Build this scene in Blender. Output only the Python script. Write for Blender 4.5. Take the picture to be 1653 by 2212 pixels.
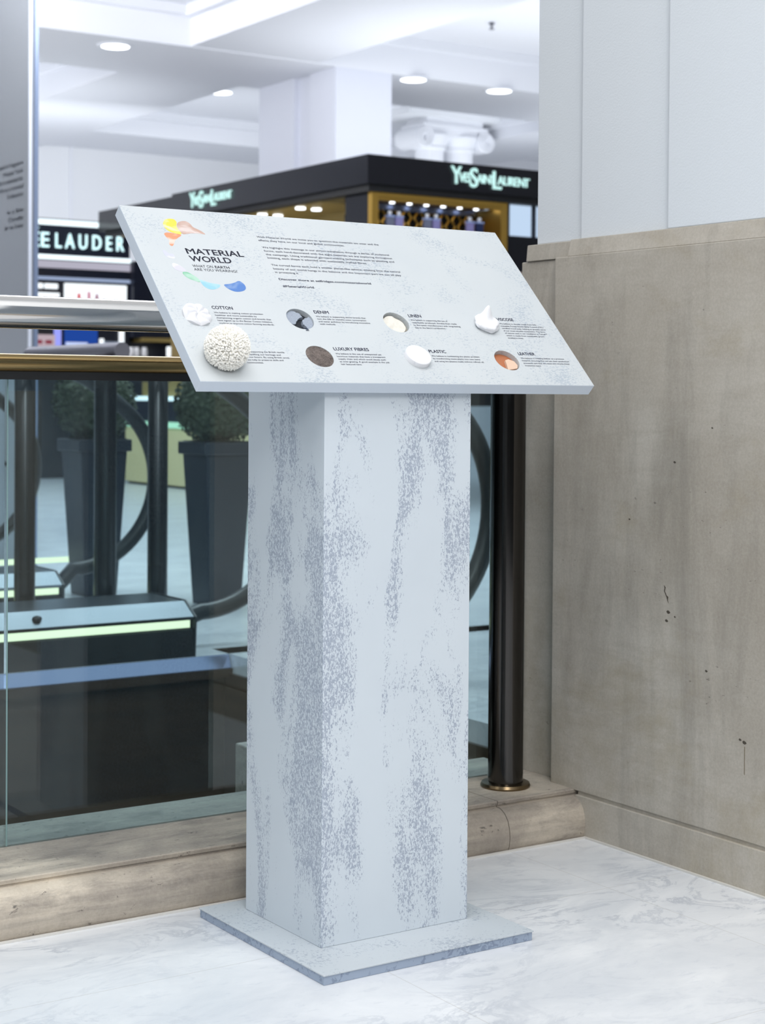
import bpy, bmesh, math, random
from mathutils import Vector, Matrix, noise
random.seed(7)
D = bpy.data
COL = bpy.context.scene.collection
for o in list(D.objects):
    D.objects.remove(o, do_unlink=True)
scene = bpy.context.scene

# ------------------------------------------------------------------ camera
PITCH, ROLL, YAW = -0.0183, 0.0069, 0.9816
cam_data = D.cameras.new('camera')
cam = D.objects.new('camera', cam_data)
COL.objects.link(cam)
F = Vector((math.cos(YAW) * math.cos(PITCH), math.sin(YAW) * math.cos(PITCH), math.sin(PITCH)))
R = Vector((math.sin(YAW), -math.cos(YAW), 0))
U = R.cross(F)
R2 = R * math.cos(ROLL) + U * math.sin(ROLL)
U2 = -R * math.sin(ROLL) + U * math.cos(ROLL)
m = Matrix.Identity(4)
for i in range(3):
    m[i][0] = R2[i]; m[i][1] = U2[i]; m[i][2] = -F[i]
m[0][3], m[1][3], m[2][3] = 0, 0, 1.0
cam.matrix_world = m
cam_data.sensor_fit = 'VERTICAL'
cam_data.sensor_height = 36
cam_data.lens = 59.98
cam_data.shift_y = -0.0845
cam_data.clip_start = 0.05
cam_data.clip_end = 100
cam_data.dof.use_dof = True
cam_data.dof.focus_distance = 3.15
cam_data.dof.aperture_fstop = 7.0
scene.camera = cam
scene.view_settings.view_transform = 'Standard'
scene.view_settings.look = 'None'
scene.view_settings.gamma = 1
scene.view_settings.exposure = 0.0

# ------------------------------------------------------------------ world and lights
w = D.worlds.new('world'); scene.world = w; w.use_nodes = True
bg = w.node_tree.nodes['Background']
bg.inputs[1].default_value = 1.0
_nt = w.node_tree
_tc = _nt.nodes.new('ShaderNodeTexCoord'); _sp = _nt.nodes.new('ShaderNodeSeparateXYZ'); _rp = _nt.nodes.new('ShaderNodeValToRGB')
_nt.links.new(_tc.outputs['Generated'], _sp.inputs[0]); _nt.links.new(_sp.outputs[2], _rp.inputs[0]); _nt.links.new(_rp.outputs[0], bg.inputs[0])
_rp.color_ramp.elements[0].position = 0.02; _rp.color_ramp.elements[0].color = (0.06, 0.065, 0.07, 1)
_rp.color_ramp.elements[1].position = 0.45; _rp.color_ramp.elements[1].color = (0.66, 0.69, 0.73, 1)

def area(name, loc, target, sx, sy, power, color=(0.92, 0.96, 1.0)):
    l = D.lights.new(name, 'AREA'); l.shape = 'RECTANGLE'; l.size = sx; l.size_y = sy
    l.energy = power; l.color = color
    o = D.objects.new(name, l); COL.objects.link(o)
    o.location = loc
    o.rotation_euler = (Vector(target) - Vector(loc)).to_track_quat('-Z', 'Y').to_euler()
    return o
area('hall_light_key', (-0.6, -2.4, 3.7), (1.8, 2.7, 0.4), 1.6, 1.6, 105, (1.0, 0.985, 0.96))
area('hall_light_top', (0.9, 1.0, 4.5), (1.2, 1.7, 0), 3.2, 3.0, 125, (1.0, 0.99, 0.97))
area('hall_light_left', (-2.6, 1.6, 3.2), (2.0, 2.4, 1.0), 1.6, 1.6, 26, (1.0, 0.99, 0.97))
area('store_fill_kiosk', (10.6, 13.6, 3.1), (10.6, 13.6, 6), 4.0, 3.0, 80)  # added fill facing up, brightens the ceiling above the kiosk
area('store_fill_left', (5.5, 19.6, 3.2), (5.6, 20.0, 6), 7.0, 2.6, 62)  # unseen fill added to lift the ceiling on the left
area('store_fill_back', (10.5, 19.0, 3.0), (11.5, 23.2, 4.1), 9.0, 1.0, 95)  # added light to brighten the back wall, not a fitting of the hall
area('store_fill_right', (16.5, 15.0, 3.1), (16.5, 15.1, 6), 4.0, 5.0, 160)  # another added upward fill, for the right of the hall
area('store_fill_front', (4.0, 8.0, 4.7), (8.5, 17.0, 2.0), 5.0, 3.0, 240, (0.97, 0.98, 1.0))  # out-of-frame fill added for the back wall and columns
area('store_fill_side', (3.0, 14.0, 4.2), (11.5, 20.5, 2.8), 3.0, 2.0, 260, (0.98, 0.98, 1.0))  # fill added out of frame for left-facing sides and the back wall
area('store_fill_floor', (4.6, 8.0, 4.8), (4.6, 8.0, 0), 3.0, 3.0, 150, (0.97, 0.98, 1.0))  # added overhead fill so the far floor comes out brighter

# ------------------------------------------------------------------ helpers
def srgb(r, g, b):
    f = lambda c: (c / 12.92 if c <= 0.04045 else ((c + 0.055) / 1.055) ** 2.4)
    return (f(r / 255), f(g / 255), f(b / 255), 1)

def mat(name, col, rough=0.5, metal=0.0, spec=0.5, coat=0.0):
    mt = D.materials.new(name); mt.use_nodes = True
    b = mt.node_tree.nodes['Principled BSDF']
    b.inputs['Base Color'].default_value = col if len(col) == 4 else (*col, 1)
    b.inputs['Roughness'].default_value = rough
    b.inputs['Metallic'].default_value = metal
    b.inputs['Specular IOR Level'].default_value = spec
    if coat: b.inputs['Coat Weight'].default_value = coat
    return mt

def emit(name, col, s):
    mt = D.materials.new(name); mt.use_nodes = True
    nt = mt.node_tree; nt.nodes.clear()
    e = nt.nodes.new('ShaderNodeEmission'); o = nt.nodes.new('ShaderNodeOutputMaterial')
    e.inputs[0].default_value = (*col, 1) if len(col) == 3 else col; e.inputs[1].default_value = s
    nt.links.new(e.outputs[0], o.inputs[0])
    return mt

class NT:
    def __init__(s, mt):
        s.nt = mt.node_tree; s.n = s.nt.nodes; s.b = s.n['Principled BSDF']
        s.tc = s.n.new('ShaderNodeTexCoord').outputs['Object']
    def link(s, a, b): s.nt.links.new(a, b)
    def map(s, sc, loc=(0, 0, 0), rot=(0, 0, 0), src=None):
        q = s.n.new('ShaderNodeMapping'); q.inputs['Scale'].default_value = sc
        q.inputs['Location'].default_value = loc; q.inputs['Rotation'].default_value = rot
        s.link(src or s.tc, q.inputs[0]); return q.outputs[0]
    def noise(s, vec, scale=1, detail=4, rough=0.55, dist=0.0):
        q = s.n.new('ShaderNodeTexNoise'); q.inputs['Scale'].default_value = scale
        q.inputs['Detail'].default_value = detail; q.inputs['Roughness'].default_value = rough
        q.inputs['Distortion'].default_value = dist
        s.link(vec, q.inputs['Vector']); return q.outputs['Fac']
    def voro(s, vec, scale=1, out='Distance', feat='F1'):
        q = s.n.new('ShaderNodeTexVoronoi'); q.feature = feat; q.inputs['Scale'].default_value = scale
        s.link(vec, q.inputs['Vector']); return q.outputs[out]
    def ramp(s, fac, a, b, c0=(0, 0, 0, 1), c1=(1, 1, 1, 1)):
        q = s.n.new('ShaderNodeValToRGB'); q.color_ramp.elements[0].position = a
        q.color_ramp.elements[1].position = b
        q.color_ramp.elements[0].color = c0; q.color_ramp.elements[1].color = c1
        s.link(fac, q.inputs[0]); return q.outputs[0]
    def math(s, op, a, b=None, clamp=False):
        q = s.n.new('ShaderNodeMath'); q.operation = op; q.use_clamp = clamp
        for i, v in enumerate((a, b)):
            if v is None: continue
            if isinstance(v, (int, float)): q.inputs[i].default_value = v
            else: s.link(v, q.inputs[i])
        return q.outputs[0]
    def mix(s, fac, a, b, mode='MIX'):
        q = s.n.new('ShaderNodeMix'); q.data_type = 'RGBA'; q.blend_type = mode
        for k, v in ((0, fac), (6, a), (7, b)):
            if isinstance(v, (int, float)): q.inputs[k].default_value = v
            elif isinstance(v, tuple): q.inputs[k].default_value = v
            else: s.link(v, q.inputs[k])
        return q.outputs[2]
    def color(s, c): s.link(c, s.b.inputs['Base Color'])
    def bump(s, h, strength=0.3, dist=0.002):
        q = s.n.new('ShaderNodeBump'); q.inputs['Strength'].default_value = strength
        q.inputs['Distance'].default_value = dist
        s.link(h, q.inputs['Height']); s.link(q.outputs[0], s.b.inputs['Normal'])
    def sep(s, src=None):
        q = s.n.new('ShaderNodeSeparateXYZ'); s.link(src or s.tc, q.inputs[0]); return q.outputs

class MB:
    def __init__(s): s.bm = bmesh.new()
    def box(s, x0, x1, y0, y1, z0, z1):
        v = [s.bm.verts.new(p) for p in ((x0, y0, z0), (x1, y0, z0), (x1, y1, z0), (x0, y1, z0), (x0, y0, z1), (x1, y0, z1), (x1, y1, z1), (x0, y1, z1))]
        for f in ((0, 3, 2, 1), (4, 5, 6, 7), (0, 1, 5, 4), (1, 2, 6, 5), (2, 3, 7, 6), (3, 0, 4, 7)):
            s.bm.faces.new([v[i] for i in f])
        return s
    def prism(s, pts, axis, a, b):
        """extrude a closed 2D outline along axis ('x': pts are (y,z), 'y': (x,z), 'z': (x,y))"""
        def P(p, t): return {'x': (t, p[0], p[1]), 'y': (p[0], t, p[1]), 'z': (p[0], p[1], t)}[axis]
        A = [s.bm.verts.new(P(p, a)) for p in pts]; B = [s.bm.verts.new(P(p, b)) for p in pts]
        n = len(pts)
        s.bm.faces.new(A); s.bm.faces.new(B[::-1])
        for i in range(n):
            s.bm.faces.new((A[i], B[i], B[(i + 1) % n], A[(i + 1) % n]))
        return s
    def tube(s, path, r, seg=20, closed=False, cap=True):
        path = [Vector(p) for p in path]; n = len(path); rings = []
        up = None
        for i, p in enumerate(path):
            if closed: t = path[(i + 1) % n] - path[i - 1]
            else: t = path[min(i + 1, n - 1)] - path[max(i - 1, 0)]
            t.normalize()
            if up is None:
                up = Vector((0, 0, 1)) if abs(t.z) < 0.9 else Vector((1, 0, 0))
            a = t.cross(up).normalized(); up = a.cross(t).normalized()
            rr = r[i] if isinstance(r, (list, tuple)) else r
            rings.append([s.bm.verts.new(p + (a * math.cos(2 * math.pi * k / seg) + up * math.sin(2 * math.pi * k / seg)) * rr) for k in range(seg)])
        for i in range(n if closed else n - 1):
            A, B = rings[i], rings[(i + 1) % n]
            for k in range(seg):
                s.bm.faces.new((A[k], A[(k + 1) % seg], B[(k + 1) % seg], B[k]))
        if cap and not closed:
            s.bm.faces.new(rings[0][::-1]); s.bm.faces.new(rings[-1])
        return s
    def lathe(s, prof, cx, cy, seg=40):
        """prof: list of (r, z)"""
        rings = [[s.bm.verts.new((cx + r * math.cos(2 * math.pi * k / seg), cy + r * math.sin(2 * math.pi * k / seg), z)) for k in range(seg)] for r, z in prof]
        for A, B in zip(rings, rings[1:]):
            for k in range(seg):
                s.bm.faces.new((A[k], A[(k + 1) % seg], B[(k + 1) % seg], B[k]))
        s.bm.faces.new(rings[0][::-1]); s.bm.faces.new(rings[-1])
        return s
    def build(s, name, material, parent=None, smooth=False, bevel=0, seg=2):
        bmesh.ops.recalc_face_normals(s.bm, faces=s.bm.faces)
        if bevel:
            bmesh.ops.bevel(s.bm, geom=[e for e in s.bm.edges if e.is_manifold and e.calc_face_angle(0) > 0.5], offset=bevel, segments=seg, affect='EDGES', profile=0.5)
        me = D.meshes.new(name); s.bm.to_mesh(me); s.bm.free()
        if smooth:
            for p in me.polygons: p.use_smooth = True
            try: me.set_sharp_from_angle(angle=math.radians(40))
            except Exception: pass
        me.materials.append(material)
        o = D.objects.new(name, me); COL.objects.link(o)
        if parent: o.parent = parent
        return o

def tag(o, label=None, cat=None, group=None, kind=None):
    if label: o['label'] = label
    if cat: o['category'] = cat
    if group: o['group'] = group
    if kind: o['kind'] = kind
    return o
def empty(name, loc, label, cat, group=None, rz=0):
    o = D.objects.new(name, None); COL.objects.link(o); o.location = loc; o.rotation_euler.z = rz
    o.empty_display_size = 0.1
    return tag(o, label, cat, group)
def struct(o, label=None):
    o['kind'] = 'structure'
    if label: o['label'] = label
    return o
def copy_tree(o, parent=None):
    c = o.copy(); COL.objects.link(c); c.parent = parent
    for ch in list(o.children): copy_tree(ch, c)
    return c

def glyphs(body, bold=0.0, space=1.0):
    cu = D.curves.new('t', 'FONT'); cu.body = body; cu.size = 1.0; cu.offset = bold; cu.space_character = space
    cu.resolution_u = 3
    ob = D.objects.new('t', cu); COL.objects.link(ob)
    dg = bpy.context.evaluated_depsgraph_get(); dg.update()
    me = D.meshes.new_from_object(ob.evaluated_get(dg))
    vs = [tuple(v.co) for v in me.vertices]; fs = [tuple(p.vertices) for p in me.polygons]
    D.objects.remove(ob); D.meshes.remove(me); D.curves.remove(cu)
    return vs, fs
def text_mesh(name, lines, material, parent, xf, thick=0.0):
    """lines: (text, x, y, width, cap_height, bold). xf maps (x, y, lift) to 3D"""
    bm = bmesh.new()
    for t, x, y, W, H, bold in lines:
        vs, fs = glyphs(t, 0.0)
        if not vs: continue
        if bold:   # heavier weight: struck again with a slight shift
            n0 = len(vs); base_v, base_f = list(vs), list(fs)
            for k_, (dx, dy) in enumerate(((1, 0), (0.5, 0.5), (0.5, -0.5))):
                vs = vs + [(v[0] + dx * bold * 1.5, v[1] + dy * bold * 1.3, 0) for v in base_v]
                fs = fs + [tuple(i + n0 * (k_ + 1) for i in f) for f in base_f]
        x0 = min(v[0] for v in vs); x1 = max(v[0] for v in vs)
        sx = W / (x1 - x0); sy = H / 0.70
        for lift in ((0, thick) if thick else (0,)):
            vv = [bm.verts.new(xf(x + (v[0] - x0) * sx, y + v[1] * sy, lift)) for v in vs]
            nf = []
            for f in fs:
                try: nf.append(bm.faces.new([vv[i] for i in f]))
                except ValueError: pass
        if thick:
            n = len(vs); bm.verts.ensure_lookup_table(); base = len(bm.verts) - 2 * n
            cnt = {}
            for f in fs:
                for i in range(len(f)):
                    e = (f[i], f[(i + 1) % len(f)]); k = (min(e), max(e)); cnt.setdefault(k, []).append(e)
            for k, es in cnt.items():
                if len(es) == 1:
                    a, b = es[0]
                    try: bm.faces.new((bm.verts[base + a], bm.verts[base + b], bm.verts[base + n + b], bm.verts[base + n + a]))
                    except ValueError: pass
    me = D.meshes.new(name); bm.to_mesh(me); bm.free(); me.materials.append(material)
    o = D.objects.new(name, me); COL.objects.link(o); o.parent = parent
    return o

# ------------------------------------------------------------------ materials
def make_stone(name, base, dark, light, sc=1.0, streak=(1, 1, 6), stain=0.5):
    mt = mat(name, base, 0.62); t = NT(mt)
    big = t.noise(t.map((1.4 * sc, 1.4 * sc, 1.4 * sc)), 1.6, 4, 0.6, 0.3)
    c = t.mix(t.ramp(big, 0.32, 0.7), dark, light)
    st = t.noise(t.map(tuple(7 * sc * k for k in streak)), 1, 5, 0.65)
    c = t.mix(t.math('MULTIPLY', t.ramp(st, 0.42, 0.72), stain), c, dark)
    grain = t.noise(t.map((160, 160, 160)), 1, 2, 0.7)
    c = t.mix(t.math('MULTIPLY', t.ramp(grain, 0.35, 0.7), 0.22), c, (1, 1, 1, 1), 'SOFT_LIGHT')
    # small pits gathered in bands
    pv = t.map((22 * 1, 22 * 1, 48 * 1))
    pits = t.noise(pv, 2.2, 3, 0.7)
    band = t.noise(t.map((3, 3, 9)), 1, 2)
    pm = t.math('MULTIPLY', t.ramp(pits, 0.66, 0.72), t.ramp(band, 0.5, 0.62))
    c = t.mix(t.math('MULTIPLY', pm, 0.6), c, srgb(78, 74, 68))
    t.color(c)
    h = t.math('SUBTRACT', t.math('MULTIPLY', grain, 0.4), pm)
    t.bump(h, 0.35, 0.0015)
    return mt

M = {}
M['dado'] = make_stone('limestone_dado', srgb(176, 170, 160), srgb(158, 151, 140), srgb(186, 181, 172))
M['kerb'] = make_stone('limestone_kerb', srgb(190, 178, 162), srgb(134, 126, 118), srgb(212, 200, 182), 1.2, (0.12, 1.4, 2.5), 0.85)

mt = M['marble'] = mat('white_marble', (0.8, 0.82, 0.85), 0.3); t = NT(mt)
warp = t.noise(t.map((1, 1, 1)), 2.2, 5, 0.6)
v1 = t.noise(t.map((1.0, 1.9, 1), rot=(0, 0, 0.5)), 3.2, 9, 0.68, 1.3)
vein = t.ramp(t.math('ABSOLUTE', t.math('SUBTRACT', v1, 0.5)), 0.0, 0.035, (1, 1, 1, 1), (0, 0, 0, 1))
veinm = t.math('MULTIPLY', vein, t.ramp(warp, 0.44, 0.66))
cloud = t.noise(t.map((1, 1.6, 1)), 2.6, 6, 0.62, 0.6)
c = t.mix(t.ramp(cloud, 0.36, 0.66), srgb(206, 210, 216), srgb(230, 232, 235))
c = t.mix(t.math('MULTIPLY', veinm, 0.6), c, srgb(150, 158, 172))
fine = t.noise(t.map((3, 8, 3), rot=(0, 0, 0.3)), 6, 6, 0.7, 0.5)
c = t.mix(t.math('MULTIPLY', t.ramp(fine, 0.56, 0.74), 0.32), c, srgb(160, 168, 184))
X, Y, Z = t.sep()
def joint(co, off, period, wd):
    q = t.math('MODULO', t.math('ADD', t.math('SUBTRACT', co, off), period * 40 + period / 2), period)
    q = t.math('ABSOLUTE', t.math('SUBTRACT', q, period / 2))
    return t.math('LESS_THAN', q, wd)
jm = t.math('MAXIMUM', joint(X, 2.304, 0.659, 0.0009), joint(Y, 2.61, 0.659, 0.0009))
c = t.mix(t.math('MULTIPLY', jm, 0.45), c, srgb(168, 165, 160))
t.color(c)

def add_grime(mt, col, amt, lo, hi, sc, z0=None, z1=None):
    t = NT(mt); b = t.b; src = b.inputs['Base Color'].links[0].from_socket
    g = t.noise(t.map(sc), 1, 7, 0.72, 0.4); m_ = t.math('MULTIPLY', t.ramp(g, lo, hi), amt)
    t.color(t.mix(m_, src, col))
add_grime(M['kerb'], srgb(98, 93, 90), 0.75, 0.5, 0.74, (5, 16, 26))
add_grime(M['kerb'], srgb(70, 66, 64), 0.8, 0.62, 0.66, (28, 60, 60))
add_grime(M['dado'], srgb(112, 108, 100), 0.5, 0.5, 0.75, (6, 6, 1.1))
add_grime(M['dado'], srgb(150, 138, 112), 0.5, 0.52, 0.7, (2.2, 2.2, 2.8))

def speckle(name, light, dark, sc, stretch, dens_lo, dens_hi, amt, rough=0.55, patch=(5, 5, 1.6)):
    mt = mat(name, light, rough); t = NT(mt)
    big = t.noise(t.map(patch), 1.0, 4, 0.6, 0.5)
    dens = t.ramp(big, dens_lo, dens_hi)
    fl = t.noise(t.map(tuple(sc * k for k in stretch)), 1.0, 3, 0.6, 0.7)
    thr = t.math('SUBTRACT', 0.66, t.math('MULTIPLY', dens, 0.2))
    mask = t.math('GREATER_THAN', fl, thr)
    soft = t.ramp(t.math('SUBTRACT', fl, thr), 0.0, 0.05)
    mask = t.math('MULTIPLY', soft, t.ramp(dens, 0.05, 0.4))
    cl = t.noise(t.map((4, 4, 4)), 1, 3)
    base = t.mix(t.math('MULTIPLY', t.ramp(cl, 0.35, 0.7), 0.12), light, dark)
    c = t.mix(t.math('MULTIPLY', mask, amt), base, dark)
    t.color(c); t.bump(mask, 0.15, 0.0006)
    return mt
M['plaster'] = speckle('mottled_plaster', srgb(206, 215, 223), srgb(160, 170, 186), 370, (1, 1, 0.5), 0.45, 0.57, 1.0, 0.55, (8, 8, 2.4))
M['board'] = speckle('speckled_board', srgb(190, 195, 198), srgb(146, 159, 174), 330, (0.55, 1.0, 1), 0.42, 0.7, 0.6, 0.5, (7, 7, 7))
M['plate'] = speckle('mottled_plinth', srgb(190, 197, 203), srgb(150, 160, 174), 150, (1, 1, 1), 0.36, 0.7, 0.7, 0.5, (6, 9, 6))
M['plate_edge'] = speckle('grey_plinth_edge', srgb(154, 168, 188), srgb(122, 136, 158), 90, (1, 1, 1), 0.3, 0.7, 0.8)
M['board_edge'] = mat('board_edge', srgb(206, 216, 228), 0.5)
mt = M['wall_white'] = mat('white_wall_paint', srgb(216, 222, 228), 0.6); t = NT(mt)
nz = t.noise(t.map((230, 230, 230)), 1, 2, 0.6); t.bump(nz, 0.35, 0.0012)
M['store_white'] = mat('store_white', srgb(236, 238, 244), 0.6)
M['store_grey'] = mat('store_grey_white', srgb(236, 238, 242), 0.6)

def metal(name, col, rough, streak=(4, 4, 120), amt=0.12):
    mt = mat(name, col, rough, 1.0); t = NT(mt)
    n = t.noise(t.map(streak), 1, 3); r = t.math('ADD', t.math('MULTIPLY', n, amt), rough - amt / 2)
    t.link(r, t.b.inputs['Roughness']); return mt
M['steel'] = metal('polished_nickel', srgb(224, 220, 216), 0.13, (2, 60, 60))
M['brass'] = metal('aged_brass', srgb(150, 128, 88), 0.2, (3, 80, 80), 0.16)
mt = M['bronze'] = metal('dark_bronze', srgb(74, 72, 70), 0.13, (60, 60, 2), 0.1)
M['far_bronze'] = metal('far_dark_bronze', srgb(88, 86, 88), 0.25)
M['brushed'] = metal('brushed_steel', srgb(118, 124, 130), 0.32, (3, 200, 200), 0.1)
M['black'] = mat('black_gloss', srgb(22, 23, 30), 0.12)
M['navy'] = mat('navy_panel', srgb(24, 28, 42), 0.3)
M['blackmatt'] = mat('black_matt', srgb(20, 21, 24), 0.6)
M['rubber'] = mat('black_rubber', srgb(34, 36, 40), 0.35)
M['gold'] = mat('gold_metal', srgb(214, 172, 84), 0.3, 0.85)
M['goldsoft'] = mat('gold_panel', srgb(170, 148, 90), 0.4, 0.5)
M['wooddark'] = mat('dark_veneer', srgb(58, 44, 34), 0.3); t = NT(M['wooddark'])
c = t.mix(t.noise(t.map((3, 3, 30)), 1, 4), srgb(40, 30, 24), srgb(74, 56, 42)); t.color(c)
M['ledge'] = mat('polished_trim_strip', srgb(160, 172, 206), 0.1, 0.85)
M['planter'] = mat('slate_planter', srgb(42, 48, 60), 0.4)
mt = M['leaf'] = mat('box_leaf', srgb(64, 84, 50), 0.6); t = NT(mt)
t.color(t.mix(t.noise(t.map((40, 40, 40)), 1, 2), srgb(34, 44, 34), srgb(84, 96, 70)))
M['cream'] = mat('cream_counter', srgb(206, 196, 150), 0.4)
M['ink'] = mat('navy_ink', srgb(44, 48, 76), 0.6)
M['ink_dark'] = mat('charcoal_ink', srgb(52, 54, 72), 0.6)
M['strip'] = emit('cool_light_strip', (0.82, 0.95, 1.0), 1.6)
M['letters'] = emit('lit_letters', (0.66, 0.95, 1.0), 1.5)
M['yslled'] = emit('lit_sign', (0.62, 0.98, 0.95), 1.05)
M['skirt'] = emit('skirt_light', (0.95, 1.0, 0.66), 1.35)
M['spot'] = emit('downlight_glow', (0.9, 0.95, 1.0), 4.0)
M['lightbox'] = emit('lightbox', (0.9, 0.96, 1.0), 1.3)
M['blue'] = emit('blue_screen', (0.02, 0.08, 0.42), 0.8)
M['purple'] = emit('violet_strip', (0.35, 0.38, 1.0), 1.0)
M['white'] = mat('white_gloss', srgb(240, 240, 244), 0.3)

def glass_mat(name, tint, haze=0.0, hazecol=(0.6, 0.66, 0.72, 1), refl=1.0):
    mt = D.materials.new(name); mt.use_nodes = True; nt = mt.node_tree; nt.nodes.clear()
    N = nt.nodes.new
    tr = N('ShaderNodeBsdfTransparent'); tr.inputs[0].default_value = (*tint, 1)
    gl = N('ShaderNodeBsdfGlossy'); gl.inputs['Roughness'].default_value = 0.01
    gl.inputs[0].default_value = (refl, refl, refl, 1)
    fr = N('ShaderNodeFresnel'); fr.inputs[0].default_value = 1.5
    mx = N('ShaderNodeMixShader'); out = N('ShaderNodeOutputMaterial')
    nt.links.new(fr.outputs[0], mx.inputs[0]); nt.links.new(tr.outputs[0], mx.inputs[1]); nt.links.new(gl.outputs[0], mx.inputs[2])
    last = mx
    if haze:
        df = N('ShaderNodeBsdfDiffuse'); df.inputs[0].default_value = hazecol
        m2 = N('ShaderNodeMixShader'); m2.inputs[0].default_value = haze
        nt.links.new(mx.outputs[0], m2.inputs[1]); nt.links.new(df.outputs[0], m2.inputs[2]); last = m2
    nt.links.new(last.outputs[0], out.inputs[0])
    return mt
M['glass'] = glass_mat('tinted_glass', (0.80, 0.93, 0.955))
M['clear'] = glass_mat('clear_glass', (0.93, 0.96, 0.97))
M['acrylic'] = glass_mat('grey_acrylic', (0.86, 0.89, 0.92), 0.32, (0.85, 0.88, 0.93, 1))

# ------------------------------------------------------------------ structure, near side
XW, KH, YK = 2.524, 0.102, 2.935       # wall face, kerb height, kerb foot line
struct(MB().box(-3, XW + 0.3, -2.5, YK + 0.08, -0.05, 0).build('floor', M['marble']), 'white marble floor around the lectern')

# kerb under the balustrade: bullnose, quirk, fillet, top slab
prof = [(2.94, 0.0), (2.936, 0.012), (2.9335, 0.03), (2.936, 0.05), (2.942, 0.066), (2.952, 0.078), (2.963, 0.085), (2.972, 0.088), (2.983, 0.0885), (2.984, 0.0915), (2.98, 0.093), (2.979, 0.1), (2.981, KH), (3.36, KH), (3.36, -0.4), (2.99, -0.4), (2.99, 0.0)]
kb = MB()
def kerb_piece(x0, x1):
    kb.prism(prof, 'x', x0, x1)
kerb_piece(-2.0, 2.3035); kerb_piece(2.3055, XW + 0.03)
k = kb.build('trim_1', M['kerb'], smooth=True)
struct(k, 'moulded limestone kerb beneath the glass balustrade')
struct(MB().box(-2.0, XW, 2.9285, 2.9365, 0.0, 0.0035).build('trim_2', mat('white_grout', srgb(210, 208, 204), 0.7)), 'thin white grout line at the foot of the kerb')
# spur block behind the lectern
struct(MB().box(1.985, 2.15, 3.361, 3.60, -0.4, 0.158).build('trim_3', M['kerb'], bevel=0.004), 'pale stone block beyond the glass, behind the lectern')

# right wall: dado, cap, plaster pilaster, plinth
def stone_wall():
    MB_ = MB()
    MB_.box(XW, XW + 0.4, -2.5, 3.063, 0.1, 1.318)
    return MB_.build('wall_right', M['dado'], bevel=0.002)
wr = struct(stone_wall(), 'beige limestone dado panel of the right wall')
MB().box(XW + 0.031, XW + 0.4, 3.0, 3.225, -0.4, 1.318).build('return_strip', M['dado'], wr, bevel=0.002)
MB().prism([(XW + 0.002, 1.3182), (XW + 0.012, 1.358), (XW + 0.4, 1.358), (XW + 0.4, 1.3182)], 'y', -2.5, 3.022).build('cap', M['dado'], wr, bevel=0.0015)
MB().prism([(XW + 0.026, 1.3184), (XW + 0.030, 1.3575), (XW + 0.4, 1.3575), (XW + 0.4, 1.3184)], 'y', 3.0, 3.203).build('cap', M['dado'], wr, bevel=0.0015)
bb = MB().box(XW - 0.004, XW + 0.02, -2.5, 2.97, 0.0, 0.092)
bb.box(XW + 0.004, XW + 0.03, -2.5, 2.97, 0.09, 0.101)
struct(bb.build('baseboard_right', M['dado'], bevel=0.0015), 'limestone plinth course at the foot of the right wall')
struct(MB().box(XW - 0.009, XW - 0.0035, -2.5, 2.93, 0.0, 0.004).build('trim_4', mat('white_grout_b', srgb(205, 203, 198), 0.7)), 'thin grout line at the foot of the wall plinth')
wp = MB()
wp.box(XW + 0.014, XW + 0.4, -2.5, 2.705, 1.358, 5.2)
wp.box(XW + 0.0275, XW + 0.39, 2.70, 3.005, 1.358, 5.2)
wp.box(XW + 0.041, XW + 0.38, 3.0, 3.18, 1.358, 5.2)
struct(wp.build('wall_right_plaster', M['wall_white'], bevel=0.0025), 'white painted stepped pilaster above the stone dado')
chip_m = mat('chipped_stone', srgb(74, 68, 60), 0.9)
def chip(pts, y0, z0, sc):
    q = MB().prism([(y0 + a * sc, z0 + b * sc) for a, b in pts], 'x', XW - 0.0004, XW + 0.001); q.build('chip', chip_m, wr)
chip([(0.3, 1.5), (0.05, 1.3), (0.15, 0.9), (-0.1, 0.5), (-0.35, 0.35), (-0.3, 0.0), (-0.42, -0.3), (-0.25, -0.1), (-0.1, 0.3), (0.1, 0.6), (0.28, 0.9), (0.2, 1.2)], 2.683, 0.565, 0.021)
for a, b, k_ in ((2.675, 0.540, 0.006), (2.68, 0.521, 0.005), (2.655, 0.532, 0.003), (2.45, 0.300, 0.006), (2.462, 0.304, 0.004), (2.56, 0.43, 0.004), (2.66, 0.86, 0.004), (2.55, 0.935, 0.003), (2.80, 0.73, 0.003)):
    chip([(1, 0.2), (0.3, 0.7), (-0.5, 0.4), (-1, -0.1), (-0.2, -0.6), (0.6, -0.4)], a, b, k_)
MB().box(XW - 0.0003, XW + 0.001, 2.4485, 2.4505, 0.235, 0.292).build('drip_stain', mat('brown_drip', srgb(118, 108, 90), 0.7), wr)
# far side of the pier and the void
vf = MB()
vf.box(3.146, 6.0, 3.36, 5.9, -0.07, 0.0)
struct(vf.build('floor_right', M['marble'] ), 'white marble floor beyond the void, behind the bronze post')
struct(MB().box(-6, 30, 5.76, 24, -0.07, 0.0).build('floor_far', M['marble']), 'white marble floor of the cosmetics hall')
struct(MB().box(3.13, 3.30, 3.36, 5.76, -3.0, -0.07).build('wall_void_right', M['wooddark']), 'dark side of the escalator void')
fv = MB(); fv.box(-6, 3.146, 5.765, 5.85, -3.0, -0.07)
fv.box(-6, 3.146, 5.725, 5.77, -0.085, -0.052)
struct(fv.build('wall_void_far', M['wooddark']), 'dark veneered fascia on the far side of the escalator void')
lg = MB(); lg.prism([(5.759, -0.001), (5.7595, -0.0515), (5.731, -0.0515), (5.755, -0.001)], 'x', -6, 3.145)
struct(lg.build('trim_5', M['ledge'], bevel=0.003), 'polished metal trim strip along the far edge of the void')
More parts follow.
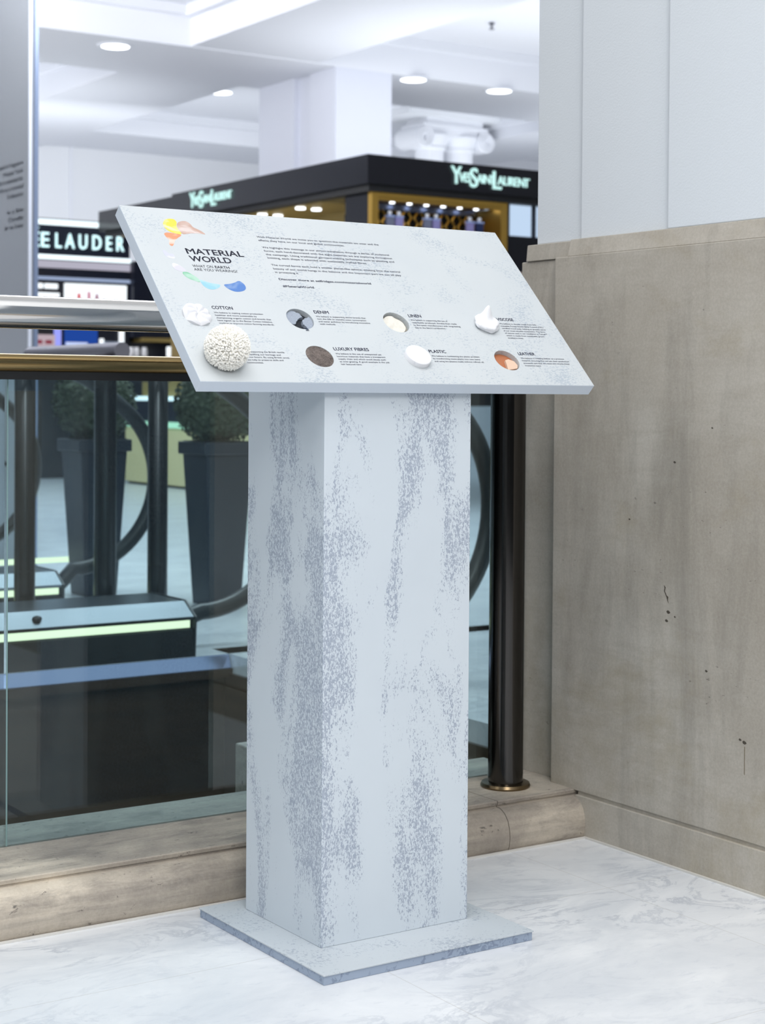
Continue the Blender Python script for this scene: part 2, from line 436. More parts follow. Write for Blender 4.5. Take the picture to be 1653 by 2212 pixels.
struct(MB().box(-6, 3.2, 3.3, 5.85, -3.1, -3.0).build('floor_lower', M['blackmatt']), 'dark floor deep in the escalator void')

# cosmetics hall shell
CZ, BZ = 4.9, 4.5
struct(MB().box(-8, 32, 6.5, 23.4, CZ, CZ + 0.1).build('ceiling', M['store_white']), 'white coffered ceiling of the cosmetics hall')
bw = MB().box(-8, 32, 23.2, 23.4, 0, CZ)
struct(bw.build('wall_back', M['store_grey']), 'pale wall at the back of the cosmetics hall')
for i, (a, b, c_, d) in enumerate(((-8, 32, 15.5, 17.15), (8.0, 9.5, 6.5, 23.2), (-8, 32, 21.6, 23.2), (14.8, 16.3, 6.5, 23.2))):
    z0 = (BZ, BZ + 0.012, BZ + 0.06, BZ + 0.12)[i]
    bmz = MB(); bmz.box(a, b, c_, d, z0, CZ)
    bmz.box(a - 0.1 if i % 2 else a, b + 0.1 if i % 2 else b, c_ - (0 if i % 2 else 0.1), d + (0 if i % 2 else 0.1), CZ - 0.1 - 0.01 * i, CZ - 0.001)
    struct(bmz.build('trim_%d' % (6 + i), M['store_white']), ['broad ceiling beam crossing above the kiosks', 'ceiling beam running back over the hall', 'ceiling beam along the back wall', 'far ceiling beam on the right of the hall'][i])
for i, x in enumerate((10.0, 13.9)):
    struct(MB().box(x, x + 0.05, 23.17, 23.2, 0, CZ).build('trim_%d' % (10 + i), M['store_white']), 'vertical joint strip on the back wall' if i == 0 else 'vertical joint strip further right on the back wall')
# square column rising behind the kiosk
sc_ = MB(); sc_.box(9.73, 10.45, 15.5, 16.04, 0, BZ); sc_.box(9.80, 10.38, 16.03, 16.38, 0, BZ); sc_.box(9.73, 10.45, 16.37, 17.15, 0, BZ)
tag(sc_.build('square_column', mat('column_white', srgb(226, 229, 240), 0.5)), 'broad white square column with a vertical recess, rising behind the black kiosk', 'column')

# ionic columns on the right
def ionic():
    e = empty('ionic_column', (14.05, 19.5, 0), 'pair of white fluted columns with scrolled ionic capital at the back right', 'column')
    s = MB()
    for cx in (-0.26, 0.24):
        pr = []
        for k_ in range(48):
            a = 2 * math.pi * k_ / 48; r = 0.19 if k_ % 2 else 0.2
            pr.append((cx + r * math.cos(a), r * math.sin(a)))
        s.prism(pr, 'z', 0, 4.42)
    s.build('shaft', M['store_white'], e)
    c = MB(); c.box(-0.55, 0.55, -0.28, 0.28, 4.68, 4.74); c.box(-0.48, 0.48, -0.25, 0.25, 4.74, 4.82)
    c.lathe([(0.22, 4.40), (0.235, 4.43), (0.22, 4.46), (0.28, 4.56), (0.3, 4.60)], -0.26, 0, 32)
    c.lathe([(0.22, 4.40), (0.235, 4.43), (0.22, 4.46), (0.28, 4.56), (0.3, 4.60)], 0.24, 0, 32)
    c.box(-0.5, 0.5, -0.24, 0.24, 4.58, 4.69)
    c.build('capital', M['store_white'], e)
    for sx in (-1, 1):
        v = MB()
        pts = []
        for i in range(60):
            a = i / 59 * 5 * math.pi; r = 0.15 * (1 - i / 75)
            pts.append((sx * (0.53 - r * math.sin(a)) , -0.27, 4.55 + r * math.cos(a)))
        v.tube(pts, 0.022, 8)
        pr = [(sx * 0.53 + 0.145 * math.cos(a * math.pi / 16), 4.55 + 0.145 * math.sin(a * math.pi / 16)) for a in range(32)]
        v.prism(pr, 'y', -0.26, 0.26)
        v.build('volute', M['store_white'], e, smooth=True)
    s = MB(); s.box(-0.9, 0.9, -0.45, 0.45, 4.82, CZ); s.build('entablature', M['store_grey'], e)
ionic()

# recessed ceiling lights
def downlight(x, y, z, label, group='recessed ceiling lights'):
    e = empty('ceiling_light', (x, y, z), label, 'ceiling light', group)
    MB().lathe([(0.17, -0.012), (0.19, -0.004), (0.19, 0.0)], 0, 0, 28).build('trim_ring', M['store_white'], e)
    MB().lathe([(0.14, -0.016), (0.14, -0.012)], 0, 0, 28).build('diffuser', M['spot'], e)
downlight(7.34, 15.88, BZ, 'round ceiling light at the upper left, nearest the grey panel')
downlight(10.82, 15.62, BZ, 'round ceiling light just right of the white square column')
downlight(12.02, 15.62, BZ, 'round ceiling light furthest right, beside the white pilaster')
downlight(10.55, 19.6, CZ, 'small ceiling light just left of the white square column')
def sprinkler(x, y, z, label):
    e = MB().lathe([(0.03, 0.0), (0.03, -0.02), (0.012, -0.025), (0.012, -0.06), (0.03, -0.065), (0.03, -0.07)], 0, 0, 16).build('sprinkler_head', mat('sprinkler_grey', srgb(110, 110, 120), 0.4))
    e.location = (x, y, z); tag(e, label, 'sprinkler', 'ceiling sprinklers')
sprinkler(7.05, 15.2, CZ, 'small sprinkler head above the upper left ceiling light')
sprinkler(10.9, 14.3, CZ, 'small sprinkler head on the ceiling right of the square column')
sprinkler(10.2, 18.9, CZ, 'small sprinkler head on the ceiling left of the square column')

# ------------------------------------------------------------------ yves saint laurent kiosk
KX, KY, KY2 = 7.795, 11.91, 17.28
ky = empty('perfume_kiosk', (KX, KY, 0), 'large black and gold perfume kiosk with lit canopy lettering', 'kiosk')
ky_ = lambda mb, n, mt, par=None, **k: mb.build(n, mt, par or ky, **k)
def loc_box(*a):
    q = MB(); q.box(a[0] - KX, a[1] - KX, a[2] - KY, a[3] - KY, a[4], a[5]); return q
can = MB()
can.box(0, 5.0, 0, 0.12, 2.757, 3.0); can.box(0, 0.12, 0.12, 3.6, 2.757, 3.0); can.box(0.0, 0.12, 3.6, KY2 - KY, 2.757, 2.975)
can.box(4.88, 5, 0.12, KY2 - KY, 2.757, 3.0); can.box(0.12, 4.88, KY2 - KY - 0.12, KY2 - KY, 2.757, 3.0)
can.box(0.12, 4.88, 0.12, KY2 - KY - 0.12, 2.93, 2.96)
canopy = ky_(can, 'canopy', M['black'])
lip = MB(); lip.box(0.035, 4.95, 0.035, 0.15, 2.70, 2.757); lip.box(0.035, 0.15, 0.15, KY2 - KY - 0.1, 2.70, 2.757)
ky_(lip, 'canopy_lip', M['blackmatt'])
def ysl(w_, h_):
    """tall serif lettering: (text, x, y, width, capheight, bold)"""
    L = []
    def a(t_, x, y, ww, hh): L.append((t_, x * w_, y * h_, ww * w_, hh * h_, 0.012))
    a('Y', 0.0, 0.08, 0.13, 0.92); a('V', 0.10, 0.20, 0.07, 0.5); a('E', 0.165, 0.20, 0.045, 0.5); a('S', 0.205, 0.20, 0.04, 0.5)
    a('S', 0.235, -0.02, 0.10, 1.0); a('A', 0.325, 0.22, 0.07, 0.46); a('I', 0.395, 0.22, 0.015, 0.46); a('N', 0.415, 0.22, 0.08, 0.46); a('T', 0.49, 0.22, 0.06, 0.46)
    a('L', 0.525, -0.02, 0.11, 0.95); a('A', 0.585, 0.22, 0.08, 0.46); a('U', 0.665, 0.22, 0.07, 0.46); a('R', 0.74, 0.22, 0.06, 0.46); a('E', 0.80, 0.22, 0.05, 0.46); a('N', 0.855, 0.22, 0.075, 0.46); a('T', 0.92, 0.22, 0.08, 0.46)
    return L
text_mesh('lettering', ysl(0.86, 0.165), M['yslled'], canopy, lambda a, b, l: (0.845 + a, -0.012 - l, 2.805 + b), 0.012)
text_mesh('lettering', ysl(0.86, 0.165), M['yslled'], canopy, lambda a, b, l: (-0.012 - l, 3.18 - a, 2.81 + b), 0.012)
# display niche
nf = MB(); nf.box(0.085, 0.15, 0.06, 0.12, 0.9, 2.70); nf.box(1.45, 1.52, 0.06, 0.12, 0.9, 2.70); nf.box(1.45, 1.47, 0.12, 0.5, 2.10, 2.65); nf.box(0.15, 0.17, 0.12, 0.5, 2.10, 2.65); nf.box(0.15, 1.45, 0.06, 0.5, 2.655, 2.70); nf.box(0.15, 1.45, 0.06, 0.12, 2.635, 2.66)
ky_(nf, 'display_frame', M['gold'])
ky_(MB().box(0.15, 1.45, 0.46, 0.5, 0.9, 2.655), 'display_back', M['blackmatt'])
lat = MB()
for i in range(19):
    x = 0.185 + i * 0.068; pts = []
    for j in range(26):
        z = 2.08 + j * 0.022
        pts.append((x + 0.017 * math.sin(j * 1.25 + (i % 2) * math.pi), 0.44, z))
    lat.tube(pts, 0.011, 6)
ky_(lat, 'gold_lattice', M['gold'], smooth=True)
ky_(MB().box(0.16, 1.44, 0.42, 0.432, 2.60, 2.65), 'mirror_panel', mat('blue_mirror', srgb(120, 140, 190), 0.2, 0.6))
for i in range(7):
    q = MB().lathe([(0.022, 2.652), (0.022, 2.642)], 0.25 + i * 0.18, 0.27, 14)
    ky_(q, 'spotlight', M['spot'])
for x in (0.30, 0.69, 1.16):
    ky_(MB().box(x - 0.02, x + 0.19, 0.10, 0.26, 2.372, 2.425), 'display_plinth', M['white'])
ky_(MB().box(0.15, 1.45, 0.06, 0.46, 2.352, 2.372), 'display_shelf', mat('smoked_shelf', srgb(60, 60, 66), 0.2))
ky_(MB().box(0.15, 1.45, 0.06, 0.46, 0.9, 2.10), 'display_cabinet', M['black'])
ky_(MB().box(0.10, 0.148, 0.122, 0.5, 0.0, 2.70), 'side_panel', M['black'])
# lit shelf at the right
ky_(MB().box(1.52, 3.6, 0.15, 0.4, 2.42, 2.70), 'side_shelf', emit('pale_blue_shelf', (0.55, 0.7, 0.9), 1.0))
for i in range(3):
    ky_(MB().box(1.56 + i * 0.3, 1.60 + i * 0.3, 0.13, 0.149, 2.42, 2.70), 'shelf_divider', M['planter'])
ky_(MB().box(1.52, 3.6, 0.12, 0.45, 2.10, 2.42), 'side_cabinet', M['black'])
ky_(MB().box(1.52, 3.6, 0.12, 0.45, 0.9, 2.10), 'lower_panel', mat('rose_beige_panel', srgb(186, 168, 158), 0.5))
# left side, under the canopy
ky_(MB().box(0.15, 1.6, 0.06, 1.0, 0.9, 2.60), 'black_cabinet', M['black']) if False else None
ky_(MB().box(0.6, 1.0, 0.52, 1.3, 0.0, 2.64), 'black_cabinet', M['black'])
ky_(MB().box(0.15, 1.5, 1.0, 5.2, 2.70, 2.72), 'soffit', M['goldsoft'])
ky_(MB().box(0.15, 4.8, 0.5, 1.0, 2.70, 2.72), 'front_soffit', M['black'])
ky_(MB().box(0.75, 0.85, 1.32, 5.1, 1.12, 2.70), 'gold_wall', M['goldsoft'])
def kb_(x0, x1, z0, z1, n, mt_): ky_(MB().box(x0, x1, 1.35, 5.3, z0, z1), n, mt_)
kb_(0.34, 1.1, 0.0, 0.03, 'toe_kick', M['blackmatt']); kb_(0.30, 1.1, 0.03, 0.63, 'counter_front', M['cream'])
kb_(0.27, 1.1, 0.63, 0.69, 'counter_light', emit('mint_edge', (0.6, 1.0, 0.72), 1.0)); kb_(0.34, 1.1, 0.69, 0.915, 'upper_panel', M['navy'])
kb_(0.30, 1.1, 0.915, 0.96, 'edge_light', M['strip']); kb_(0.5, 1.1, 0.96, 1.12, 'display_tray', M['goldsoft'])
for y in (1.5, 2.2, 2.95, 3.6):
    for dx in (0.25, 0.42):
        ky_(MB().lathe([(0.045, 2.699), (0.045, 2.685)], dx, y, 16), 'spotlight', M['spot'])

# perfume bottles
def bottle(mt_):
    e = empty('perfume_bottle', (0, 0, 0), 'x', 'perfume bottle', 'perfume bottles in the gold display')
    MB().box(-0.036, 0.036, -0.02, 0.02, 0, 0.088).build('flask', mt_, e, bevel=0.006)
    MB().box(-0.02, 0.02, -0.015, 0.015, 0.03, 0.06).build('liquid_label', M['ink'], e)
    MB().box(-0.038, 0.038, -0.022, 0.022, 0.088, 0.10).build('collar', M['strip'] if False else mat('pale_blue_collar', srgb(170, 190, 240), 0.3), e)
    MB().lathe([(0.010, 0.10), (0.012, 0.108), (0.018, 0.116), (0.02, 0.126), (0.015, 0.137), (0.006, 0.141)], 0, 0, 16).build('stopper', mat('clear_stopper', srgb(236, 240, 250), 0.1), e, smooth=True)
    return e
mb1 = mat('violet_flask', srgb(150, 146, 200), 0.1); mb2 = mat('smoky_flask', srgb(120, 126, 150), 0.1); mb3 = mat('dark_blue_flask', srgb(40, 52, 92), 0.1)
bs = [(0.345, mb2, 'smoky bottle, left one of the left pair in the gold display'), (0.44, mb1, 'violet bottle, right one of the left pair in the gold display'),
      (0.735, mb2, 'smoky bottle, left one of the middle pair in the gold display'), (0.83, mb1, 'violet bottle with red mark, right one of the middle pair in the gold display'),
      (1.195, mb1, 'violet bottle, left one of the right pair in the gold display'), (1.30, mb3, 'dark blue bottle, right one of the right pair in the gold display')]
protos = {}
for x, mm, lab in bs:
    if mm.name not in protos: protos[mm.name] = o = bottle(mm)
    else: o = copy_tree(protos[mm.name])
    o.location = (KX + x, KY + 0.18, 2.4252); o['label'] = lab

# ------------------------------------------------------------------ estee lauder kiosk (y = 18.5)
EY = 18.5
el = empty('cosmetics_kiosk', (7.0, EY, 0), 'dark navy cosmetics kiosk with lit white lettering at the left', 'kiosk')
def E_(x0, x1, y0, y1, z0, z1, n, mt_, par=None, **kw):
    q = MB(); q.box(x0 - 7.0, x1 - 7.0, y0 - EY, y1 - EY, z0, z1); return q.build(n, mt_, par or el, **kw)
fas = E_(5.5, 8.745, EY, EY + 0.5, 2.30, 3.0, 'fascia', M['navy'])
for z0, z1 in ((2.925, 2.985), (2.53, 2.58)):
    E_(5.5, 8.745, EY - 0.03, EY, z0, z1, 'light_strip', M['strip'], fas)
E_(5.5, 8.745, EY - 0.02, EY, 2.43, 2.515, 'rose_strip', emit('rose_strip_glow', (0.62, 0.6, 0.72), 0.75), fas)
E_(5.5, 8.745, EY - 0.02, EY, 2.292, 2.33, 'light_strip', emit('blue_grey_strip', (0.42, 0.52, 0.75), 0.8), fas)
text_mesh('lettering', [('L A U D E R', 7.80 - 7.0, 2.665, 0.86, 0.172, 0.012), ('E', 7.625 - 7.0, 2.665, 0.095, 0.172, 0.012), ('E', 7.505 - 7.0, 2.665, 0.095, 0.172, 0.012), ('EST', 7.1 - 7.0, 2.665, 0.36, 0.172, 0.03)], M['letters'], fas, lambda a, b, l: (a, -0.015 - l, b), 0.02)
ac = MB(); ac.prism([(7.52 - 7, 2.845), (7.55 - 7, 2.845), (7.60 - 7, 2.885), (7.56 - 7, 2.885)], 'y', -0.035, -0.015); ac.build('accent', M['letters'], fas)
E_(5.5, 8.745, EY + 0.02, EY + 0.5, 0.0, 2.30, 'body', mat('kiosk_black', srgb(22, 26, 36), 0.4))
lb = E_(7.925, 8.70, EY - 0.02, EY + 0.03, 1.78, 2.262, 'lightbox', M['lightbox'])
for x, c_, z in ((8.09, srgb(214, 84, 92), 2.15), (8.215, srgb(206, 140, 160), 2.175), (8.315, srgb(168, 120, 140), 2.15)):
    lp = MB(); cx = x - 7.0
    lp.prism([(cx - 0.018, 1.99), (cx + 0.018, 1.99), (cx + 0.018, z - 0.03), (cx + 0.008, z), (cx - 0.008, z), (cx - 0.018, z - 0.02)], 'y', -0.036, -0.022)
    lp.build('lipstick', emit('lipstick_print', c_[:3], 1.0), lb)
for x0, x1, z0, z1 in ((7.59, 7.66, 2.19, 2.25), (7.68, 7.84, 2.19, 2.25), (7.59, 7.86, 2.09, 2.145), (7.59, 7.66, 1.99, 2.05), (7.68, 7.84, 1.99, 2.05)):
    E_(x0, x1, EY - 0.01, EY + 0.03, z0, z1, 'lit_caption', M['lightbox'], bevel=0.008)
po = E_(7.45, 7.80, EY - 0.02, EY + 0.03, 1.30, 1.66, 'poster', emit('pink_poster', (0.62, 0.5, 0.56), 0.8))
for cx in (7.60, 7.72):
    q = MB(); q.prism([(cx - 7 + 0.045 * math.cos(a * math.pi / 10), 1.575 + (0.022 + 0.006 * abs(math.cos(a * math.pi / 10))) * math.sin(a * math.pi / 10)) for a in range(20)], 'y', -0.03, -0.021)
    q.build('lips_print', emit('red_lips', (0.30, 0.05, 0.08), 0.8), po)
E_(7.80, 7.875, EY - 0.02, EY + 0.03, 1.30, 1.75, 'violet_strip', M['purple'])
scn = E_(7.93, 8.33, EY - 0.02, EY + 0.03, 1.40, 1.75, 'screen', M['blue'])
E_(7.93, 8.20, EY - 0.03, EY - 0.021, 1.47, 1.58, 'screen_image', emit('pale_blue_image', (0.6, 0.7, 1.0), 1.0), scn)
E_(8.37, 8.41, EY - 0.02, EY + 0.03, 1.30, 1.63, 'light_strip', M['lightbox'])
E_(8.43, 8.60, EY - 0.02, EY + 0.03, 1.30, 1.60, 'grey_panel', mat('pale_grey_panel', srgb(150, 160, 176), 0.5))
E_(8.62, 8.67, EY - 0.02, EY + 0.03, 1.30, 1.75, 'light_strip', M['lightbox'])
# tall dark cabinet between the kiosks with warm shelf
tc = empty('display_cabinet', (8.75, 18.3, 0), 'dark display cabinet with a warm shelf, between the two kiosks', 'cabinet')
q = MB(); q.box(0, 1.6, 0.1, 0.5, 1.65, 2.55); q.box(0, 1.6, 0.35, 0.5, 1.3, 1.65); q.box(0.17, 1.6, -0.22, 0.5, 0.0, 1.42); q.build('body', M['navy'], tc)
MB().box(0.1, 1.6, 0.02, 0.34, 1.60, 1.65).build('shelf', M['goldsoft'], tc)
jar = MB().lathe([(0.034, 0), (0.036, 0.004), (0.036, 0.075), (0.03, 0.08), (0.03, 0.105), (0.026, 0.11)], 0, 0, 18).build('cream_jar', M['white'], smooth=True)
for i, x in enumerate((8.63, 8.70, 8.80)):
    o = jar if i == 0 else jar.copy()
    if i: COL.objects.link(o)
    o.location = (x, 18.2, 1.42); tag(o, ['white jar at the left end of the row above the brass rail', 'white jar in the middle of the row above the brass rail', 'white jar at the right end of the row above the brass rail'][i], 'jar', 'white jars by the dark cabinet')
sh = struct(MB().box(8.4, 8.9, 18.1, 18.29, 1.40, 1.42).build('counter_shelf', M['navy'])); del sh['kind']; tag(sh, 'narrow dark shelf carrying the white jars', 'shelf')
MB().box(8.4, 8.9, 18.12, 18.285, 0.0, 1.40).build('shelf_base', M['navy'], sh)
wb = MB().box(9.10, 9.27, 18.12, 18.24, 1.42, 1.545).build('glowing_box', M['lightbox'], bevel=0.01); tag(wb, 'small glowing white box beside the board edge, in the dark cabinet', 'light box')

# ------------------------------------------------------------------ grey acrylic panel, left
ap = empty('glass_screen', (3.64, 9.0, 0), 'tall grey glass screen with printed text at the left edge', 'screen')
MB().box(0.0, 0.03, 0.0, 2.6, 0.0, 4.88).build('pane', M['acrylic'], ap)
MB().box(-0.005, 0.012, -0.012, 0.0, 0.0, 4.88).build('edge_trim', mat('pale_edge', srgb(206, 212, 226), 0.3), ap)
MB().box(0.028, 0.05, -0.014, 0.02, 0.0, 4.88).build('edge_trim', mat('blue_edge', srgb(140, 156, 186), 0.25, 0.4), ap)
zz = 2.275; L = []
for i, (t_, wd) in enumerate((('Based in fragrance', 0.40), ('House York', 0.30), ('This is essential for', 0.40), ('Life as a scented', 0.37), ('Collection', 0.24), ('', 0), ('in a fine', 0.24), ('Candle', 0.22), ('for its Scent', 0.28))):
    if t_: L.append((t_, 0.58 - wd, zz - i * 0.044, wd, 0.024, 0.01))
for _L in (L[:5], L[5:]): text_mesh('printed_text', _L, mat('grey_print', srgb(108, 112, 130), 0.6), ap, lambda a, b, l: (-0.002, 0.66 - a, b))

# ------------------------------------------------------------------ planters
def planter(x, y, label):
    e = empty('planter', (x, y, 0), label, 'planter', 'tapered planters by the escalators')
    q = MB(); bm = q.bm
    def fr(h0, w0, h1, w1):
        A = [bm.verts.new((sx * w0, sy * w0, h0)) for sx, sy in ((-1, -1), (1, -1), (1, 1), (-1, 1))]
        B = [bm.verts.new((sx * w1, sy * w1, h1)) for sx, sy in ((-1, -1), (1, -1), (1, 1), (-1, 1))]
        for i in range(4): bm.faces.new((A[i], A[(i + 1) % 4], B[(i + 1) % 4], B[i]))
        bm.faces.new(A[::-1]); bm.faces.new(B)
    fr(0, 0.085, 0.71, 0.122)
    q.build('pot', M['planter'], e, bevel=0.004)
    q = MB(); q.box(-0.14, 0.14, -0.14, 0.14, 0.71, 0.77); q.build('rim', M['planter'], e, bevel=0.006)
    MB().box(-0.12, 0.12, -0.12, 0.12, 0.77, 0.774).build('soil', M['blackmatt'], e)
    f = MB(); bm = f.bm; rnd = random.Random(int(x * 100))
    core = bmesh.ops.create_icosphere(bm, subdivisions=3, radius=0.18, matrix=Matrix.Translation((0, 0, 0.95)))
    for i in range(2600):
        z = rnd.uniform(-1, 1); a = rnd.uniform(0, 6.283); r = math.sqrt(1 - z * z)
        n = Vector((r * math.cos(a), r * math.sin(a), z)); p = Vector((0, 0, 0.95)) + n * rnd.uniform(0.175, 0.21)
        t1 = n.orthogonal().normalized(); t1 = (Matrix.Rotation(rnd.uniform(0, 6.28), 3, n) @ t1 + n * rnd.uniform(0, 0.9)).normalized(); t2 = n.cross(t1).normalized()
        s_ = rnd.uniform(0.011, 0.018)
        vs = [bm.verts.new(p + v) for v in (-t1 * s_, t2 * s_ * 0.6, t1 * s_, -t2 * s_ * 0.6)]
        bm.faces.new(vs)
    me = D.meshes.new('foliage'); bm.to_mesh(me); bm.free(); me.materials.append(M['leaf'])
    o = D.objects.new('foliage', me); COL.objects.link(o); o.parent = e
planter(3.50, 7.80, 'dark tapered planter with clipped box ball, left of the bronze far post')
planter(3.845, 7.16, 'dark tapered planter with clipped box ball, just left of the lectern column')

# ------------------------------------------------------------------ escalators
def escalator(y, cx, cz, r, xend, label, x0=0.6, short=None, yw=0.3, strip_end=None, bz=0.0):
    e = empty('escalator_balustrade', (0, y, 0), label, 'escalator', 'escalator balustrades')
    xs = x0 if short is None else short
    MB().box(xs, xend, -0.19, 0.2, 0.0, 0.105).build('skirt_base', M['blackmatt'], e)
    MB().prism([(-0.19, 0.14), (-0.195, 0.153), (-0.11, 0.205), (0.19, 0.205), (0.19, 0.105), (-0.17, 0.105), (-0.17, 0.14)], 'x', xs, xend - 0.005).build('steel_cover', M['brushed'], e, bevel=0.0015)
    MB().box(xs, strip_end or xend - 0.02, -0.188, -0.171, 0.112, 0.139).build('skirt_light', M['skirt'], e)
    MB().prism([(-0.19, 0), (-0.2, 0.153), (-0.11, 0.208), (0.2, 0.208), (0.2, 0)], 'x', xend - 0.004, xend + 0.004).build('end_plate', M['rubber'], e)
    if short is None:
        for x in (xend - 0.62, xend - 1.4):
            q = MB(); bmesh.ops.create_uvsphere(q.bm, u_segments=16, v_segments=8, radius=0.018, matrix=Matrix.Translation((x, -0.155, 0.182)) @ Matrix.Diagonal((1, 1, 0.6, 1)))
            q.build('rivet', M['rubber'], e, smooth=True)
    path = [(xend - 0.02, 0.08, 0.10), (xend + 0.08, 0.08, 0.105)]
    x1 = cx
    for i in range(0, 29):
        a = -math.pi / 2 + (i / 36) * math.pi
        if i == 0: path.append(((xend + 0.08 + cx) / 2, 0.08, (0.105 + cz - r) / 2))
        path.append((cx + r * math.cos(a), 0.08, cz + r * math.sin(a)))
    px, _, pz = path[-1]
    path += [(px - 0.10, 0.08, pz + 0.08), (px - 0.19, 0.08, pz + 0.13), (px - 0.34, 0.08, pz + 0.14)] if short is not None else [(px - 0.10, 0.08, pz + 0.08), (px - 0.19, 0.08, pz + 0.14), (px - 0.29, 0.08, pz + 0.185), (px - 0.42, 0.08, pz + 0.21), (px - 0.6, 0.08, pz + 0.215), (px - 1.2, 0.08, pz + 0.215), (px - 3.4, 0.08, pz + 0.215)]
    MB().tube(path, 0.034, 16).build('handrail', M['rubber'], e, smooth=True)
    return e
escalator(5.95, 3.165, 0.56, 0.43, 3.0, 'nearest escalator side with brushed steel cover and glowing skirt strip')
escalator(7.2, 3.165, 0.60, 0.41, 3.0, 'second escalator side, its black handrail loop right of the far bronze post')
escalator(8.5, 3.10, 0.60, 0.41, 3.0, 'third escalator side, its small handrail loop at the left', strip_end=3.8)
escalator(4.80, 3.26, 0.60, 0.47, 3.34, 'escalator newel whose handrail loop shows between lectern column and bronze post', short=3.2)
# far balustrade with rail end
fb = empty('far_balustrade', (2.875, 6.25, 0), 'far bronze post with a rail running back above the escalators', 'balustrade')
MB().tube([(0.04, -0.02, 1.166), (0.04, 0.93, 1.166)], 0.034, 24).build('top_rail', M['far_bronze'] if False else mat('grey_rail', srgb(150, 150, 160), 0.4, 0.6), fb, smooth=True)
MB().lathe([(0.065, 0), (0.065, 0.01), (0.045, 0.012), (0.045, 1.15)], 0.0, 0.05, 28).build('post', M['far_bronze'], fb, smooth=True)
for x, lab in ((3.108, 'slim bronze post right of the thicker far post'), (2.535, 'faint bronze post near the left glass joint')):  # the second is a reflection, stood in for by an added post
    o = MB().lathe([(0.06, 0), (0.06, 0.01), (0.041, 0.012), (0.041, 1.085), (0.0405, 1.087)], 0, 0, 28).build('bronze_post', M['far_bronze'], smooth=True)
    o.location = (x, 6.3, 0); tag(o, lab, 'post', 'slim far posts')

# ------------------------------------------------------------------ near balustrade
nb = empty('glass_balustrade', (2.409, 3.086, KH), 'glass balustrade with nickel handrail, brass rail and bronze post on the kerb', 'balustrade')
MB().lathe([(0.053, 0.0), (0.055, 0.004), (0.053, 0.009), (0.044, 0.0115), (0.0405, 0.012), (0.0405, 1.075)], 0, 0, 48).build('post', M['bronze'], nb, smooth=True)
MB().lathe([(0.056, 0.0), (0.0575, 0.004), (0.055, 0.010), (0.045, 0.012)], 0, 0, 48).build('post_flange', mat('worn_bronze_flange', srgb(120, 104, 80), 0.3, 1.0), nb, smooth=True)
ry = 3.07 - 3.086
path = [(-4.4, ry, 1.150 - KH), (-0.06, ry, 1.151 - KH)] 
path += [(-0.06 + 0.06 * math.sin(a * math.pi / 16), ry + (0 - ry) * a / 8, 1.151 - KH - 0.06 + 0.06 * math.cos(a * math.pi / 16)) for a in range(1, 9)]
MB().tube(path, 0.0315, 40).build('handrail', M['steel'], nb, smooth=True)
by = 3.18 - 3.086
MB().tube([(-4.4, by - 0.005, 1.056 - KH), (0.0, by - 0.005, 1.056 - KH)], 0.0188, 32).build('brass_rail', M['brass'], nb, smooth=True)
MB().box(-4.4, 0.128, by - 0.014, by + 0.014, 1.024 - KH, 1.042 - KH).build('glazing_channel', M['blackmatt'], nb)
for x0, x1 in ((-4.4, 1.2475 - 2.409), (1.2515 - 2.409, 0.128)):
    g_ = MB().box(x0, x1, 3.20 - 3.086 - 0.006, 3.20 - 3.086 + 0.006, -0.003, 1.026 - KH).build('glass_pane', M['glass'], nb)
MB().box(1.2479 - 2.409, 1.2511 - 2.409, 3.20 - 3.086 - 0.005, 3.20 - 3.086 + 0.005, 0.001, 1.026 - KH).build('glass_joint', mat('pale_green_edge', srgb(130, 160, 160), 0.2), nb)

# ------------------------------------------------------------------ lectern
LX, LY = 1.5128, 2.4302
lt = empty('lectern', (LX, LY, 0), 'tall mottled white display lectern with slanted information board on square base', 'lectern')
pt = MB().box(0.002, 0.4512, 0.002, 0.4512, 0.0, 0.016).build('base_plate', M['plate_edge'], lt, bevel=0.001)
MB().box(0.0, 0.4532, 0.0, 0.4532, 0.0155, 0.0182).build('base_top', M['plate'], pt, bevel=0.0008)
cx0, cx1, cy0, cy1 = 1.584 - LX, 1.905 - LX, 2.5534 - LY, 2.8274 - LY
MB().prism([(cy0, 0.0182), (cy1, 0.0182), (cy1, 1.288), (cy0, 1.0145)], 'x', cx0, cx1).build('column', M['plaster'], lt, bevel=0.0012)
BW, BH, BT = 0.8566, 0.4526, 0.0247
# board with recesses
q = MB(); q.box(0, BW, 0, BH, -BT, 0)
board = q.build('board', M['board'], lt, bevel=0.0012)
board.data.materials.append(M['board_edge'])
for p in board.data.polygons:
    if p.normal.z < 0.7: p.material_index = 1
board.location = (1.3208 - LX, 2.5195 - LY, 1.0193)
board.rotation_euler = (math.radians(45.02), 0, 0)
CXs = [0.0516, 0.2602, 0.4692, 0.6779]; R1, R2_ = 0.1625, 0.0660; RD = 0.0268
def cutter(x, y, d):
    q = MB(); q.lathe([(RD, -d), (RD, 0.01)], x, y, 64); return q.build('cut', M['board'])
cuts = [cutter(CXs[1], R1, 0.010), cutter(CXs[2], R1, 0.010), cutter(CXs[3], R2_, 0.010), cutter(CXs[1], R2_, 0.002)]
keep = board.matrix_basis.copy(); board.matrix_basis = Matrix.Identity(4); board.parent = None
for c_ in cuts:
    md = board.modifiers.new('b', 'BOOLEAN'); md.operation = 'DIFFERENCE'; md.object = c_; md.solver = 'EXACT'
dg = bpy.context.evaluated_depsgraph_get(); dg.update()
nm = D.meshes.new_from_object(board.evaluated_get(dg)); board.modifiers.clear(); board.data = nm; nm.name = 'board'
for c_ in cuts: D.objects.remove(c_)
board.parent = lt; board.matrix_basis = keep
P3 = lambda a, b, l: (a, b, 0.0002 + l)

